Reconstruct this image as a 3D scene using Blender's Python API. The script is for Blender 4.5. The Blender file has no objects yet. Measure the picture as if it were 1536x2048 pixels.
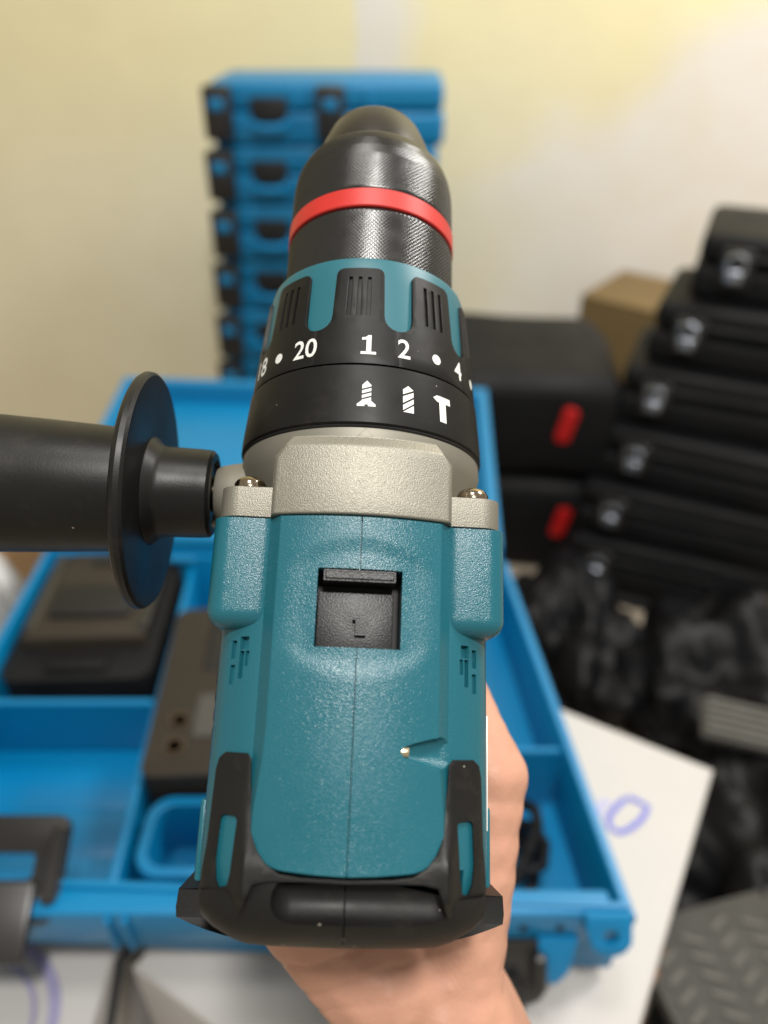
import bpy, bmesh, math, random
from math import sin, cos, pi, radians, sqrt, atan2
from mathutils import Vector, Matrix, noise
from mathutils.geometry import tessellate_polygon

random.seed(7)
S = bpy.context.scene
COL = S.collection

# ------------------------------------------------------------------ camera
CAM_H = 0.79
cam_d = bpy.data.cameras.new('camera')
cam = bpy.data.objects.new('camera', cam_d)
COL.objects.link(cam)
S.camera = cam
cam.location = (0, 0, CAM_H)
cam.rotation_euler = (radians(90 - 35), 0, 0)
cam_d.sensor_fit = 'VERTICAL'
cam_d.sensor_height = 36.0
cam_d.lens = 36.0 * 1538.0 / 2048.0
cam_d.clip_start = 0.01
cam_d.clip_end = 30
cam_d.dof.use_dof = True
cam_d.dof.focus_distance = 0.180
cam_d.dof.aperture_fstop = cam_d.lens / 4.1          # a phone lens: a 4.1 mm opening
cam_d.dof.aperture_blades = 0

# ------------------------------------------------------------------ world (dim even room light)
W = bpy.data.worlds.new('World')
S.world = W
W.use_nodes = True
bg = W.node_tree.nodes['Background']
bg.inputs[0].default_value = (1.0, 0.93, 0.80, 1)
bg.inputs[1].default_value = 0.43

# ------------------------------------------------------------------ lamps
def lamp(name, loc, target, sx, sy, power, col):
    d = bpy.data.lights.new(name, 'AREA')
    d.shape = 'RECTANGLE'
    d.size = sx
    d.size_y = sy
    d.energy = power
    d.color = col
    o = bpy.data.objects.new(name, d)
    COL.objects.link(o)
    o.location = loc
    dirv = Vector(target) - Vector(loc)
    o.rotation_euler = dirv.to_track_quat('-Z', 'Y').to_euler()
    return o
tube_lamp = lamp('ceiling_tube', (0.20, -0.42, 2.3), (0.20, -0.42, 0), 0.15, 0.24, 32, (1.0, 0.97, 0.92))
tube_lamp.rotation_euler = (0, 0, radians(20))
lamp('ceiling_lamp', (-0.05, 0.34, 2.35), (-0.05, 0.50, 0), 0.30, 0.30, 9, (1.0, 0.97, 0.92))
lamp('side_lamp', (1.15, 0.95, 1.85), (0.0, 1.3, 0.6), 0.40, 0.40, 25, (1.0, 0.97, 0.93))

S.view_settings.view_transform = 'Standard'
S.view_settings.look = 'None'
S.view_settings.exposure = 0.0
S.view_settings.gamma = 1.0
S.cycles.use_denoising = True
S.cycles.max_bounces = 6

# ------------------------------------------------------------------ helpers
def tag(o, label=None, cat=None, group=None, kind=None):
    if label: o['label'] = label
    if cat: o['category'] = cat
    if group: o['group'] = group
    if kind: o['kind'] = kind
    return o

def empty(name, loc=(0, 0, 0), rz=0, parent=None):
    o = bpy.data.objects.new(name, None)
    o.empty_display_size = 0.02
    COL.objects.link(o)
    o.location = loc
    o.rotation_euler = (0, 0, rz)
    if parent: o.parent = parent
    return o

def finish(name, bm, mat, parent=None, scale=1.0, sharp=32, recalc=True):
    """Turn a bmesh into ONE linked object."""
    if recalc:
        bmesh.ops.recalc_face_normals(bm, faces=bm.faces)
    if scale != 1.0:
        bmesh.ops.scale(bm, vec=(scale,) * 3, verts=bm.verts)
    me = bpy.data.meshes.new(name)
    bm.to_mesh(me)
    bm.free()
    mats = mat if isinstance(mat, (list, tuple)) else [mat]
    for m in mats:
        me.materials.append(m)
    me.polygons.foreach_set('use_smooth', [True] * len(me.polygons))
    if sharp is not None:
        me.set_sharp_from_angle(angle=radians(sharp))
    o = bpy.data.objects.new(name, me)
    COL.objects.link(o)
    if parent: o.parent = parent
    return o

def cut(o, cutters, op='DIFFERENCE'):
    """Boolean with cutter objects, applied into the mesh; cutters removed."""
    for c in cutters:
        m = o.modifiers.new('cut', 'BOOLEAN')
        m.operation = op
        m.object = c
        m.solver = 'EXACT'
    dg = bpy.context.evaluated_depsgraph_get()
    me = bpy.data.meshes.new_from_object(o.evaluated_get(dg))
    o.modifiers.clear()
    old = o.data
    o.data = me
    bpy.data.meshes.remove(old)
    for c in cutters:
        d = c.data
        bpy.data.objects.remove(c)
        bpy.data.meshes.remove(d)
    me.polygons.foreach_set('use_smooth', [True] * len(me.polygons))
    me.set_sharp_from_angle(angle=radians(32))
    return o

def box_bm(x0, x1, y0, y1, z0, z1, bev=0, seg=2, bm=None):
    b = bmesh.new()
    bmesh.ops.create_cube(b, size=1.0)
    bmesh.ops.scale(b, vec=(x1 - x0, y1 - y0, z1 - z0), verts=b.verts)
    bmesh.ops.translate(b, vec=((x0 + x1) / 2, (y0 + y1) / 2, (z0 + z1) / 2), verts=b.verts)
    if bev:
        bmesh.ops.bevel(b, geom=b.edges[:], offset=bev, segments=seg, profile=0.5, affect='EDGES')
    if bm is None:
        return b
    return join(bm, b)

def join(bm, other, mtx=None):
    me = bpy.data.meshes.new('tmp')
    other.to_mesh(me)
    other.free()
    if mtx is not None:
        me.transform(mtx)
    bm.from_mesh(me)
    bpy.data.meshes.remove(me)
    return bm

def xf(bm, mtx):
    bmesh.ops.transform(bm, matrix=mtx, verts=bm.verts)
    return bm

def revolve(prof, seg=96, axis='Y', close=True):
    """prof: (t, r) pairs. axis Y: t runs along y."""
    bm = bmesh.new()
    rings = []
    for t, r in prof:
        ring = []
        for i in range(seg):
            a = 2 * pi * i / seg
            if axis == 'Y': co = (r * sin(a), t, r * cos(a))
            elif axis == 'X': co = (t, r * sin(a), r * cos(a))
            else: co = (r * sin(a), r * cos(a), t)
            ring.append(bm.verts.new(co))
        rings.append(ring)
    for a, b in zip(rings, rings[1:]):
        for i in range(seg):
            j = (i + 1) % seg
            bm.faces.new((a[i], a[j], b[j], b[i]))
    if close:
        bm.faces.new(rings[0])
        bm.faces.new(rings[-1])
    return bm

def loft(sections, cap=True):
    """sections: equal-length closed rings of points."""
    bm = bmesh.new()
    rings = [[bm.verts.new(p) for p in s] for s in sections]
    n = len(rings[0])
    for a, b in zip(rings, rings[1:]):
        for i in range(n):
            j = (i + 1) % n
            bm.faces.new((a[i], a[j], b[j], b[i]))
    if cap:
        bm.faces.new(rings[0])
        bm.faces.new(rings[-1])
    return bm

def bisect(bm, axis, vals):
    no = [0, 0, 0]
    no[axis] = 1
    for v in vals:
        co = [0, 0, 0]
        co[axis] = v
        bmesh.ops.bisect_plane(bm, geom=bm.verts[:] + bm.edges[:] + bm.faces[:], dist=1e-6,
                               plane_co=co, plane_no=no)

def prism(top, holes=(), z0=0.0, z1=1.0, bottom=None, bev=0, seg=2):
    """Closed solid over a flat outline (with holes); the bottom outline may differ."""
    bm = bmesh.new()
    loops = [list(top)] + [list(h) for h in holes]
    bl = [list(bottom) if bottom else loops[0]] + loops[1:]
    tris = tessellate_polygon([[Vector((p[0], p[1], 0)) for p in l] for l in loops])
    tv, bv = [], []
    tl, bll = [], []
    for l, b in zip(loops, bl):
        a = [bm.verts.new((p[0], p[1], z1)) for p in l]
        c = [bm.verts.new((p[0], p[1], z0)) for p in b]
        tl.append(a)
        bll.append(c)
        tv += a
        bv += c
    for t in tris:
        try:
            bm.faces.new([tv[i] for i in t])
            bm.faces.new([bv[i] for i in reversed(t)])
        except ValueError:
            pass
    rim = []
    for a, c in zip(tl, bll):
        n = len(a)
        for i in range(n):
            j = (i + 1) % n
            bm.faces.new((a[i], c[i], c[j], a[j]))
            rim.append((a[i], a[j]))
    bmesh.ops.recalc_face_normals(bm, faces=bm.faces)
    if bev:
        es = [bm.edges.get(r) for r in rim]
        bmesh.ops.bevel(bm, geom=[e for e in es if e], offset=bev, segments=seg, profile=0.5,
                        affect='EDGES', clamp_overlap=True)
    return bm

def rrect(x0, x1, y0, y1, r, n=6):
    pts = []
    for cx, cy, a0 in ((x1 - r, y1 - r, 0), (x0 + r, y1 - r, 90), (x0 + r, y0 + r, 180), (x1 - r, y0 + r, 270)):
        for k in range(n + 1):
            a = radians(a0 + 90 * k / n)
            pts.append((cx + r * cos(a), cy + r * sin(a)))
    return pts

def frange(a, b, step):
    n = int(round((b - a) / step))
    return [a + (b - a) * k / max(n, 1) for k in range(n + 1)]

def tube(bm, pts, r, seg=10):
    """Round bar through points; r number or list."""
    rs = r if isinstance(r, (list, tuple)) else [r] * len(pts)
    pts = [Vector(p) for p in pts]
    rings = []
    up = Vector((0, 0, 1))
    for i, p in enumerate(pts):
        d = (pts[min(i + 1, len(pts) - 1)] - pts[max(i - 1, 0)]).normalized()
        if abs(d.dot(up)) > 0.95: up = Vector((1, 0, 0))
        s = d.cross(up).normalized()
        u2 = s.cross(d).normalized()
        up = u2
        rings.append([bm.verts.new(p + rs[i] * (s * cos(2 * pi * k / seg) + u2 * sin(2 * pi * k / seg))) for k in range(seg)])
    for a, b in zip(rings, rings[1:]):
        for i in range(seg):
            j = (i + 1) % seg
            bm.faces.new((a[i], a[j], b[j], b[i]))
    bm.faces.new(rings[0])
    bm.faces.new(rings[-1])
    return bm

def interp(tab, t):
    if t <= tab[0][0]: return tab[0][1]
    for (a, ra), (b, rb) in zip(tab, tab[1:]):
        if t <= b:
            return ra + (rb - ra) * (t - a) / (b - a)
    return tab[-1][1]

def smooth(a, b, x):
    t = min(1, max(0, (x - a) / (b - a)))
    return t * t * (3 - 2 * t)

# ------------------------------------------------------------------ materials
def mat(name, col, rough=0.5, metal=0.0, spec=0.5, bump=0, bscale=1000, bdist=0.0001, vary=0.0, vscale=40,
        coat=0, rvary=0.0, detail=3.0, sss=0.0, voronoi=False):
    m = bpy.data.materials.new(name)
    m.use_nodes = True
    nt = m.node_tree
    p = nt.nodes['Principled BSDF']
    p.inputs['Base Color'].default_value = (*col, 1)
    p.inputs['Roughness'].default_value = rough
    p.inputs['Metallic'].default_value = metal
    p.inputs['Specular IOR Level'].default_value = spec
    if coat: p.inputs['Coat Weight'].default_value = coat
    if sss:
        p.inputs['Subsurface Weight'].default_value = sss
        p.inputs['Subsurface Radius'].default_value = (0.008, 0.0035, 0.002)
        p.inputs['Subsurface Scale'].default_value = 0.6
    tc = nt.nodes.new('ShaderNodeTexCoord')
    if vary or rvary:
        n = nt.nodes.new('ShaderNodeTexNoise')
        n.inputs['Scale'].default_value = vscale
        n.inputs['Detail'].default_value = 6
        nt.links.new(tc.outputs['Object'], n.inputs['Vector'])
        if vary:
            hs = nt.nodes.new('ShaderNodeMix')
            hs.data_type = 'RGBA'
            hs.inputs[6].default_value = tuple(max(0, c * (1 - vary)) for c in col) + (1,)
            hs.inputs[7].default_value = tuple(min(1, c * (1 + vary)) for c in col) + (1,)
            nt.links.new(n.outputs['Fac'], hs.inputs[0])
            nt.links.new(hs.outputs[2], p.inputs['Base Color'])
        if rvary:
            mr = nt.nodes.new('ShaderNodeMapRange')
            mr.inputs['From Min'].default_value = 0.3
            mr.inputs['From Max'].default_value = 0.7
            mr.inputs['To Min'].default_value = max(0.03, rough - rvary)
            mr.inputs['To Max'].default_value = min(1, rough + rvary)
            nt.links.new(n.outputs['Fac'], mr.inputs['Value'])
            nt.links.new(mr.outputs['Result'], p.inputs['Roughness'])
    if bump:
        if voronoi:
            b = nt.nodes.new('ShaderNodeTexVoronoi')
            b.feature = 'SMOOTH_F1'
            out = 'Distance'
        else:
            b = nt.nodes.new('ShaderNodeTexNoise')
            b.inputs['Detail'].default_value = detail
            out = 'Fac'
        b.inputs['Scale'].default_value = bscale
        nt.links.new(tc.outputs['Object'], b.inputs['Vector'])
        bn = nt.nodes.new('ShaderNodeBump')
        bn.inputs['Strength'].default_value = bump
        bn.inputs['Distance'].default_value = bdist
        nt.links.new(b.outputs[out], bn.inputs['Height'])
        nt.links.new(bn.outputs['Normal'], p.inputs['Normal'])
    return m

M = {}
M['teal'] = mat('teal_plastic', (0.010, 0.112, 0.150), 0.28, bump=0.75, bscale=3500, bdist=0.00013, detail=1.0, vary=0.06, vscale=60, rvary=0.05)
M['teal_smooth'] = mat('teal_smooth_plastic', (0.012, 0.122, 0.158), 0.42, bump=0.15, bscale=2200, bdist=0.00008, vary=0.05, vscale=80)
M['silver'] = mat('silver_cast_metal', (0.27, 0.257, 0.215), 0.48, metal=0.6, bump=1.0, bscale=3500, bdist=0.00011, detail=1.0, vary=0.05, vscale=900)
M['silver_smooth'] = mat('silver_smooth_metal', (0.24, 0.228, 0.19), 0.55, metal=0.55, bump=0.12, bscale=1500, bdist=0.0001, vary=0.06, vscale=60)
M['rubber'] = mat('black_rubber', (0.010, 0.0096, 0.009), 0.50, spec=0.26, bump=0.35, bscale=1700, bdist=0.00008, vary=0.25, vscale=70, rvary=0.08)
M['ring_black'] = mat('black_ring_plastic', (0.007, 0.0066, 0.006), 0.45, spec=0.24, bump=0.1, bscale=900, bdist=0.00005, vary=0.15, vscale=150, rvary=0.05)
M['knurl'] = mat('black_oxide_steel', (0.010, 0.0095, 0.009), 0.22, metal=0.0, spec=0.8, vary=0.15, vscale=300, rvary=0.05)
M['nose'] = mat('black_steel_nose', (0.035, 0.031, 0.026), 0.38, metal=0.5, bump=0.1, bscale=600, bdist=0.0001, vary=0.1, vscale=120)
M['red'] = mat('red_band_plastic', (0.54, 0.024, 0.018), 0.46, bump=0.3, bscale=500, bdist=0.0001, vary=0.12, vscale=220)
M['dark'] = mat('dark_plastic', (0.016, 0.016, 0.017), 0.42, bump=0.7, bscale=2600, bdist=0.00012, detail=1.0, vary=0.1, vscale=100)
M['black'] = mat('black_plastic_and_shade', (0.004, 0.004, 0.004), 0.6)  # black plastic parts, and the shade put into recesses
M['print'] = mat('white_print', (0.70, 0.70, 0.68), 0.6, vary=0.10, vscale=500)
M['steel'] = mat('screw_steel', (0.34, 0.28, 0.21), 0.16, metal=1.0, vary=0.1, vscale=400)
M['brass'] = mat('dull_brass', (0.75, 0.62, 0.42), 0.25, metal=1.0)
M['handle'] = mat('black_handle_plastic', (0.009, 0.0086, 0.008), 0.40, spec=0.28, bump=0.3, bscale=1500, bdist=0.00008, vary=0.2, vscale=50, rvary=0.06)
M['sticker'] = mat('white_sticker', (0.75, 0.75, 0.73), 0.4)
M['blue'] = mat('blue_case_plastic', (0.0, 0.175, 0.39), 0.36, bump=0.2, bscale=400, bdist=0.0002, vary=0.1, vscale=8, rvary=0.06)
M['blue_lid'] = mat('blue_lid_plastic', (0.0, 0.178, 0.39), 0.45, vary=0.08, vscale=8)
M['case_black'] = mat('black_case_plastic', (0.006, 0.006, 0.007), 0.62, spec=0.22, vary=0.3, vscale=14, rvary=0.1, bump=0.15, bscale=120, bdist=0.0006)
M['latch'] = mat('black_latch_plastic', (0.02, 0.019, 0.018), 0.35, vary=0.15, vscale=40)
M['skin'] = None
M['carton'] = mat('white_carton', (0.50, 0.485, 0.47), 0.6, vary=0.05, vscale=25, bump=0.15, bscale=90, bdist=0.0006)
M['tan'] = mat('tan_cardboard', (0.42, 0.25, 0.12), 0.75, vary=0.12, vscale=20)
M['ochre'] = mat('ochre_cardboard', (0.17, 0.112, 0.042), 0.75, vary=0.15, vscale=12)
M['brown_edge'] = mat('torn_cardboard', (0.22, 0.12, 0.07), 0.85, vary=0.3, vscale=120)
M['bag'] = mat('black_polythene', (0.005, 0.005, 0.006), 0.5, spec=0.2, bump=0.15, bscale=26, bdist=0.006, rvary=0.1, vscale=9)
M['clear_bag'] = mat('crumpled_clear_film', (0.55, 0.55, 0.56), 0.2, spec=0.7, bump=0.7, bscale=30, bdist=0.01, vary=0.3, vscale=18)
M['mat_grey'] = mat('grey_rubber', (0.05, 0.048, 0.042), 0.7, vary=0.25, vscale=50, bump=0.3, bscale=300, bdist=0.0006)
M['pale_grey'] = mat('pale_grey_rubber', (0.13, 0.125, 0.11), 0.7, vary=0.2, vscale=60)
M['beige'] = mat('beige_label', (0.032, 0.026, 0.019), 0.55, spec=0.25, vary=0.2, vscale=30)
M['charger'] = mat('grey_charger_plastic', (0.028, 0.023, 0.018), 0.5, spec=0.25, vary=0.15, vscale=25)
M['rib_grey'] = mat('worn_grey_rubber', (0.125, 0.12, 0.105), 0.75, vary=0.3, vscale=60)
M['led_ring'] = mat('brown_lens_plastic', (0.055, 0.036, 0.022), 0.4)
M['ink'] = mat('blue_ink', (0.13, 0.15, 0.55), 0.6)
M['ink_pale'] = mat('pale_blue_ink', (0.42, 0.42, 0.66), 0.6)
M['ink_purple'] = mat('purple_print', (0.30, 0.28, 0.45), 0.6)
M['red_latch'] = mat('red_latch_plastic', (0.50, 0.012, 0.012), 0.4)
M['chrome'] = mat('pale_buckle', (0.33, 0.36, 0.42), 0.22, metal=0.8)
def dusty(m, scale, thr, col, keep):
    """A few pale dust specks stuck to a dark surface."""
    nt = m.node_tree
    p = nt.nodes['Principled BSDF']
    src = p.inputs['Base Color'].links[0].from_socket
    tc = nt.nodes.new('ShaderNodeTexCoord')
    v = nt.nodes.new('ShaderNodeTexVoronoi')
    v.inputs['Scale'].default_value = scale
    nt.links.new(tc.outputs['Object'], v.inputs['Vector'])
    a = nt.nodes.new('ShaderNodeMath'); a.operation = 'LESS_THAN'
    a.inputs[1].default_value = thr
    nt.links.new(v.outputs['Distance'], a.inputs[0])
    sep = nt.nodes.new('ShaderNodeSeparateColor')
    nt.links.new(v.outputs['Color'], sep.inputs[0])
    b = nt.nodes.new('ShaderNodeMath'); b.operation = 'LESS_THAN'
    b.inputs[1].default_value = keep
    nt.links.new(sep.outputs[0], b.inputs[0])
    c = nt.nodes.new('ShaderNodeMath'); c.operation = 'MULTIPLY'
    nt.links.new(a.outputs[0], c.inputs[0]); nt.links.new(b.outputs[0], c.inputs[1])
    # a thin uneven film of grey dust as well
    n = nt.nodes.new('ShaderNodeTexNoise')
    n.inputs['Scale'].default_value = 130
    n.inputs['Detail'].default_value = 8
    n.inputs['Roughness'].default_value = 0.7
    nt.links.new(tc.outputs['Object'], n.inputs['Vector'])
    r = nt.nodes.new('ShaderNodeMapRange')
    r.inputs['From Min'].default_value = 0.55; r.inputs['From Max'].default_value = 0.85
    r.inputs['To Min'].default_value = 0.0; r.inputs['To Max'].default_value = 0.06
    nt.links.new(n.outputs['Fac'], r.inputs['Value'])
    mx = nt.nodes.new('ShaderNodeMath'); mx.operation = 'MAXIMUM'
    nt.links.new(c.outputs[0], mx.inputs[0]); nt.links.new(r.outputs[0], mx.inputs[1])
    k = nt.nodes.new('ShaderNodeMix'); k.data_type = 'RGBA'
    k.inputs[7].default_value = (*col, 1)
    nt.links.new(mx.outputs[0], k.inputs[0]); nt.links.new(src, k.inputs[6])
    nt.links.new(k.outputs[2], p.inputs['Base Color'])
dusty(M['rubber'], 420, 0.13, (0.30, 0.27, 0.22), 0.06)
dusty(M['handle'], 330, 0.10, (0.25, 0.22, 0.18), 0.04)
dusty(M['ring_black'], 420, 0.09, (0.25, 0.22, 0.18), 0.03)
# =================================================================== the drill (built in millimetres, y forward along the chuck, z up)
MM = 0.001
phi, ax_, roll = radians(74.625), 0.03504, radians(1.225 - 5.0)
fa = Vector((ax_, sin(phi), -cos(phi))).normalized()        # forward axis in camera axes
fu = Vector((0, cos(phi), sin(phi)))
fu = (fu - fa * fa.dot(fu)).normalized()
fh = fa.cross(fu)
fu2 = cos(roll) * fu - sin(roll) * fh
fh2 = cos(roll) * fh + sin(roll) * fu
cam_m = Matrix.Translation((0, 0, CAM_H)) @ Matrix.Rotation(radians(55), 4, 'X')
R3 = Matrix((fh2, fa, fu2)).transposed().to_4x4()
drill_m = cam_m @ Matrix.Translation((-0.00371, 0.07885, -0.225)) @ R3

drill = empty('cordless_drill')
# the Empty sits at the foot of the battery, axes as the drill's
FOOT = Vector((0, -0.135, -0.165))
drill.matrix_world = drill_m @ Matrix.Translation(FOOT)
tag(drill, 'teal and black cordless hammer drill with red banded chuck, held in a bare hand', 'drill')

def part(name, bm, m, parent=None, sharp=32):
    bmesh.ops.translate(bm, vec=-FOOT * 1000, verts=bm.verts)
    return finish(name, bm, m, parent or drill, MM, sharp)

# ---------------------------------------------------------------- chuck
def knurled(t0, t1, prof, cells=132, depth=0.36):
    """A sleeve whose surface is a real diamond knurl with flat-topped cells."""
    nseg = cells * 4
    pitch = 2 * pi * 23.4 / cells
    nrow = int((t1 - t0 - 0.7) / pitch * 4)
    bm = bmesh.new()
    rings = []
    rows = [(t0, 1.6), (t0 + 0.05, 0.5)] + [(t0 + 0.35 + k * pitch / 4, None) for k in range(nrow + 1)] + [(t1 - 0.05, 0.5), (t1, 1.6)]
    tri = lambda x: abs((x % 1.0) - 0.5) * 2
    for t, inset_r in rows:
        ring = []
        for i in range(nseg):
            a = 2 * pi * i / nseg
            r = interp(prof, t)
            if inset_r is not None: r -= inset_r
            else:
                p = i / 4.0
                q = (t - t0) / pitch
                g = 1.0 - min(1.0, 1.25 * min(1 - tri(p + q), 1 - tri(p - q)))    # 1 in a groove, 0 on a peak
                edge = smooth(0.3, 0.9, min(t - t0, t1 - t))
                r -= depth * (g * edge + (1 - edge))
            ring.append(bm.verts.new((r * sin(a), t, r * cos(a))))
        rings.append(ring)
    for a, b in zip(rings, rings[1:]):
        for i in range(nseg):
            j = (i + 1) % nseg
            bm.faces.new((a[i], a[j], b[j], b[i]))
    bm.faces.new(rings[0])
    bm.faces.new(rings[-1])
    return bm

chuck_prof = [(-24, 23.7), (-5, 23.6), (0, 23.5), (6, 23.4), (12, 23.25), (15, 22.9), (18, 22.1), (20.5, 20.9), (22.8, 19.0)]
chuck = part('chuck', revolve([(-26, 8), (-26, 22), (21, 18.2), (22.9, 18.4), (23.4, 17.8), (23.6, 17.0), (23.7, 8)], 96), M['knurl'])
part('front_sleeve', knurled(0.5, 22.6, chuck_prof), M['knurl'], chuck, sharp=60)
part('rear_sleeve', knurled(-26, -5.4, chuck_prof), M['knurl'], chuck, sharp=60)
part('red_band', revolve([(-5.2, 21), (-5.2, 23.55), (-4.9, 23.8), (0.1, 23.7), (0.4, 23.4), (0.4, 21)], 160), M['red'], chuck)
part('chuck_nose', revolve([(22.9, 17.8), (24, 17.7), (30, 15.8), (35.4, 13.6), (36.8, 12.6), (37.4, 11.3), (37.3, 9.5), (36.8, 7.2), (33, 6.6), (20, 6.6), (20, 14)], 96), M['nose'], chuck)
for k in range(3):
    b = box_bm(-1.6, 1.6, 26, 36.0, 1.2, 6.3, 0.4)
    part('jaw', xf(b, Matrix.Rotation(2 * pi * k / 3, 4, 'Y')), M['steel'], chuck)

# ---------------------------------------------------------------- torque ring: teal core, black overmould with lugs, white print
teal_prof = [(-53, 28.6), (-46, 28.3), (-40, 27.9), (-30, 27.2), (-24.2, 26.8), (-23, 26.5), (-22.4, 25.8)]
blk_prof = [(-53.6, 30.26), (-44, 29.35), (-36, 28.6), (-28, 27.75), (-25, 27.45)]
torque = part('torque_ring', revolve([(-53, 20)] + teal_prof + [(-22.2, 23.9), (-23.5, 23.7)], 160), M['teal_smooth'])
RREF = 29.0
def ringmap(prof):
    def f(co):
        r = interp(prof, co.y) + co.z
        th = co.x / RREF
        return Vector((r * sin(th), co.y, r * cos(th)))
    return f
def mapped(bm, f):
    for v in bm.verts: v.co = f(v.co)
    return bm
period = radians(40) * RREF
gap_w = radians(14.6) * RREF
c0 = radians(-26.0) * RREF                 # a scallop's centre
def lug_outline():
    """One period of the black overmould: a lug with half a scallop on each side."""
    pts = []
    x0, x1 = c0, c0 + period
    g = gap_w / 2
    yb, yt = -43.9, -26.3
    rb = g * 0.98
    pts += [(x0, -53.6), (x1, -53.6), (x1, yb)]
    for k in range(1, 7):                   # scallop bottom, right side
        a = radians(90 * k / 6)
        pts.append((x1 - rb * sin(a), yb + rb * (1 - cos(a))))
    top_r = 1.9
    xr, xl = x1 - g - 0.15, x0 + g + 0.15
    pts.append((x1 - g, yb + rb + 0.6))
    for k in range(0, 7):
        a = radians(90 * k / 6)
        pts.append((xr - top_r + top_r * cos(a), yt - top_r + top_r * sin(a)))
    for k in range(0, 7):
        a = radians(90 + 90 * k / 6)
        pts.append((xl + top_r + top_r * cos(a), yt - top_r + top_r * sin(a)))
    pts.append((x0 + g, yb + rb + 0.6))
    for k in range(5, 0, -1):
        a = radians(90 * k / 6)
        pts.append((x0 + rb * sin(a), yb + rb * (1 - cos(a))))
    pts.append((x0, yb))
    return pts
over = bmesh.new()
out = lug_outline()
for k in range(9):
    sh = k * period
    cx_ = c0 + period / 2
    holes = []
    for gx in (-2.45, 0, 2.45):
        holes.append([(cx_ + gx + q * 0.5, y) for q, y in ((-1, -40.2), (1, -40.2), (0.9, -29.0), (-0.9, -29.0))])
    b = prism(out, holes, -1.8, 0.0, bev=0.28, seg=2)
    bisect(b, 0, [c0 + period * q / 12 for q in range(1, 12)])
    bisect(b, 1, [-50, -46, -42, -38, -34, -30])
    under = prism(out, (), -1.7, -0.62)
    bisect(under, 0, [c0 + period * q / 12 for q in range(1, 12)])
    bisect(under, 1, [-50, -46, -42, -38, -34, -30])
    for v in under.verts:                                          # a groove floor a hair inside the walls
        v.co.x = cx_ + (v.co.x - cx_) * 0.985
    join(b, under)
    bmesh.ops.translate(b, vec=(sh, 0, 0), verts=b.verts)
    join(over, b)
part('grip_overmould', mapped(over, ringmap(blk_prof)), M['ring_black'], torque, sharp=25)

def print_on(name, bm, prof, th_deg, t, parent, m=None, h=0.05):
    """Flat print (millimetres, centred) wrapped on a ring."""
    xs = [v.co.x for v in bm.verts]
    bisect(bm, 0, frange(min(xs) + 0.3, max(xs) - 0.3, 0.5))
    f = ringmap(prof)
    for v in bm.verts:
        v.co = f(Vector((v.co.x * RREF / interp(prof, t) + radians(th_deg) * RREF, v.co.y + t, h)))
    return part(name, bm, m or M['print'], parent, sharp=None)

def flat(polys):
    bm = bmesh.new()
    for p in polys:
        tri = tessellate_polygon([[Vector((x, y, 0)) for x, y in p]])
        vs = [bm.verts.new((x, y, 0)) for x, y in p]
        for t in tri:
            try: bm.faces.new([vs[i] for i in t])
            except ValueError: pass
    bmesh.ops.recalc_face_normals(bm, faces=bm.faces)
    for f in bm.faces:
        if f.normal.z < 0: f.normal_flip()
    return bm

def text_bm(s, size, xscale=1.0, bold=0.012):
    cu = bpy.data.curves.new('t', 'FONT')
    cu.body = s
    cu.size = 1.0
    cu.offset = bold
    cu.resolution_u = 4
    cu.align_x = 'CENTER'
    o = bpy.data.objects.new('t', cu)
    COL.objects.link(o)
    dg = bpy.context.evaluated_depsgraph_get()
    me = bpy.data.meshes.new_from_object(o.evaluated_get(dg))
    bpy.data.objects.remove(o)
    bpy.data.curves.remove(cu)
    bm = bmesh.new()
    bm.from_mesh(me)
    bpy.data.meshes.remove(me)
    ys = [v.co.y for v in bm.verts]
    xs = [v.co.x for v in bm.verts]
    k = size / (max(ys) - min(ys))
    for v in bm.verts:
        v.co = Vector(((v.co.x - (min(xs) + max(xs)) / 2) * k * xscale, (v.co.y - (min(ys) + max(ys)) / 2) * k, 0))
    bmesh.ops.recalc_face_normals(bm, faces=bm.faces)
    for f in bm.faces:
        if f.normal.z < 0: f.normal_flip()
    return bm

TT = -48.5
def sc_(p, kx, ky): return [[(x * kx, y * ky) for x, y in q] for q in p]
one = flat(sc_([[(-1.35, -2), (1.35, -2), (1.35, -1.45), (0.48, -1.45), (0.48, 2.0), (-0.05, 2.0), (-0.5, 1.6), (-1.2, 1.45), (-1.2, 0.95), (-0.4, 1.05), (-0.4, -1.45), (-1.35, -1.45)]], 1.36, 1.32))
print_on('printed_number', one, blk_prof, -0.4, TT, torque)
for s, a in (('2', 16.4), ('4', 50.5), ('20', -31.3), ('18', -64), ('6', 84), ('8', 116)):
    print_on('printed_number', text_bm(s, 5.2, 0.95), blk_prof, a, TT, torque)
for a in (34.2, 67.5, -48, -80, 100, 132):
    dot = flat([[(1.35 * cos(2 * pi * k / 24), 1.35 * sin(2 * pi * k / 24)) for k in range(24)]])
    print_on('printed_dot', dot, blk_prof, a, TT - 0.3, torque)

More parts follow.
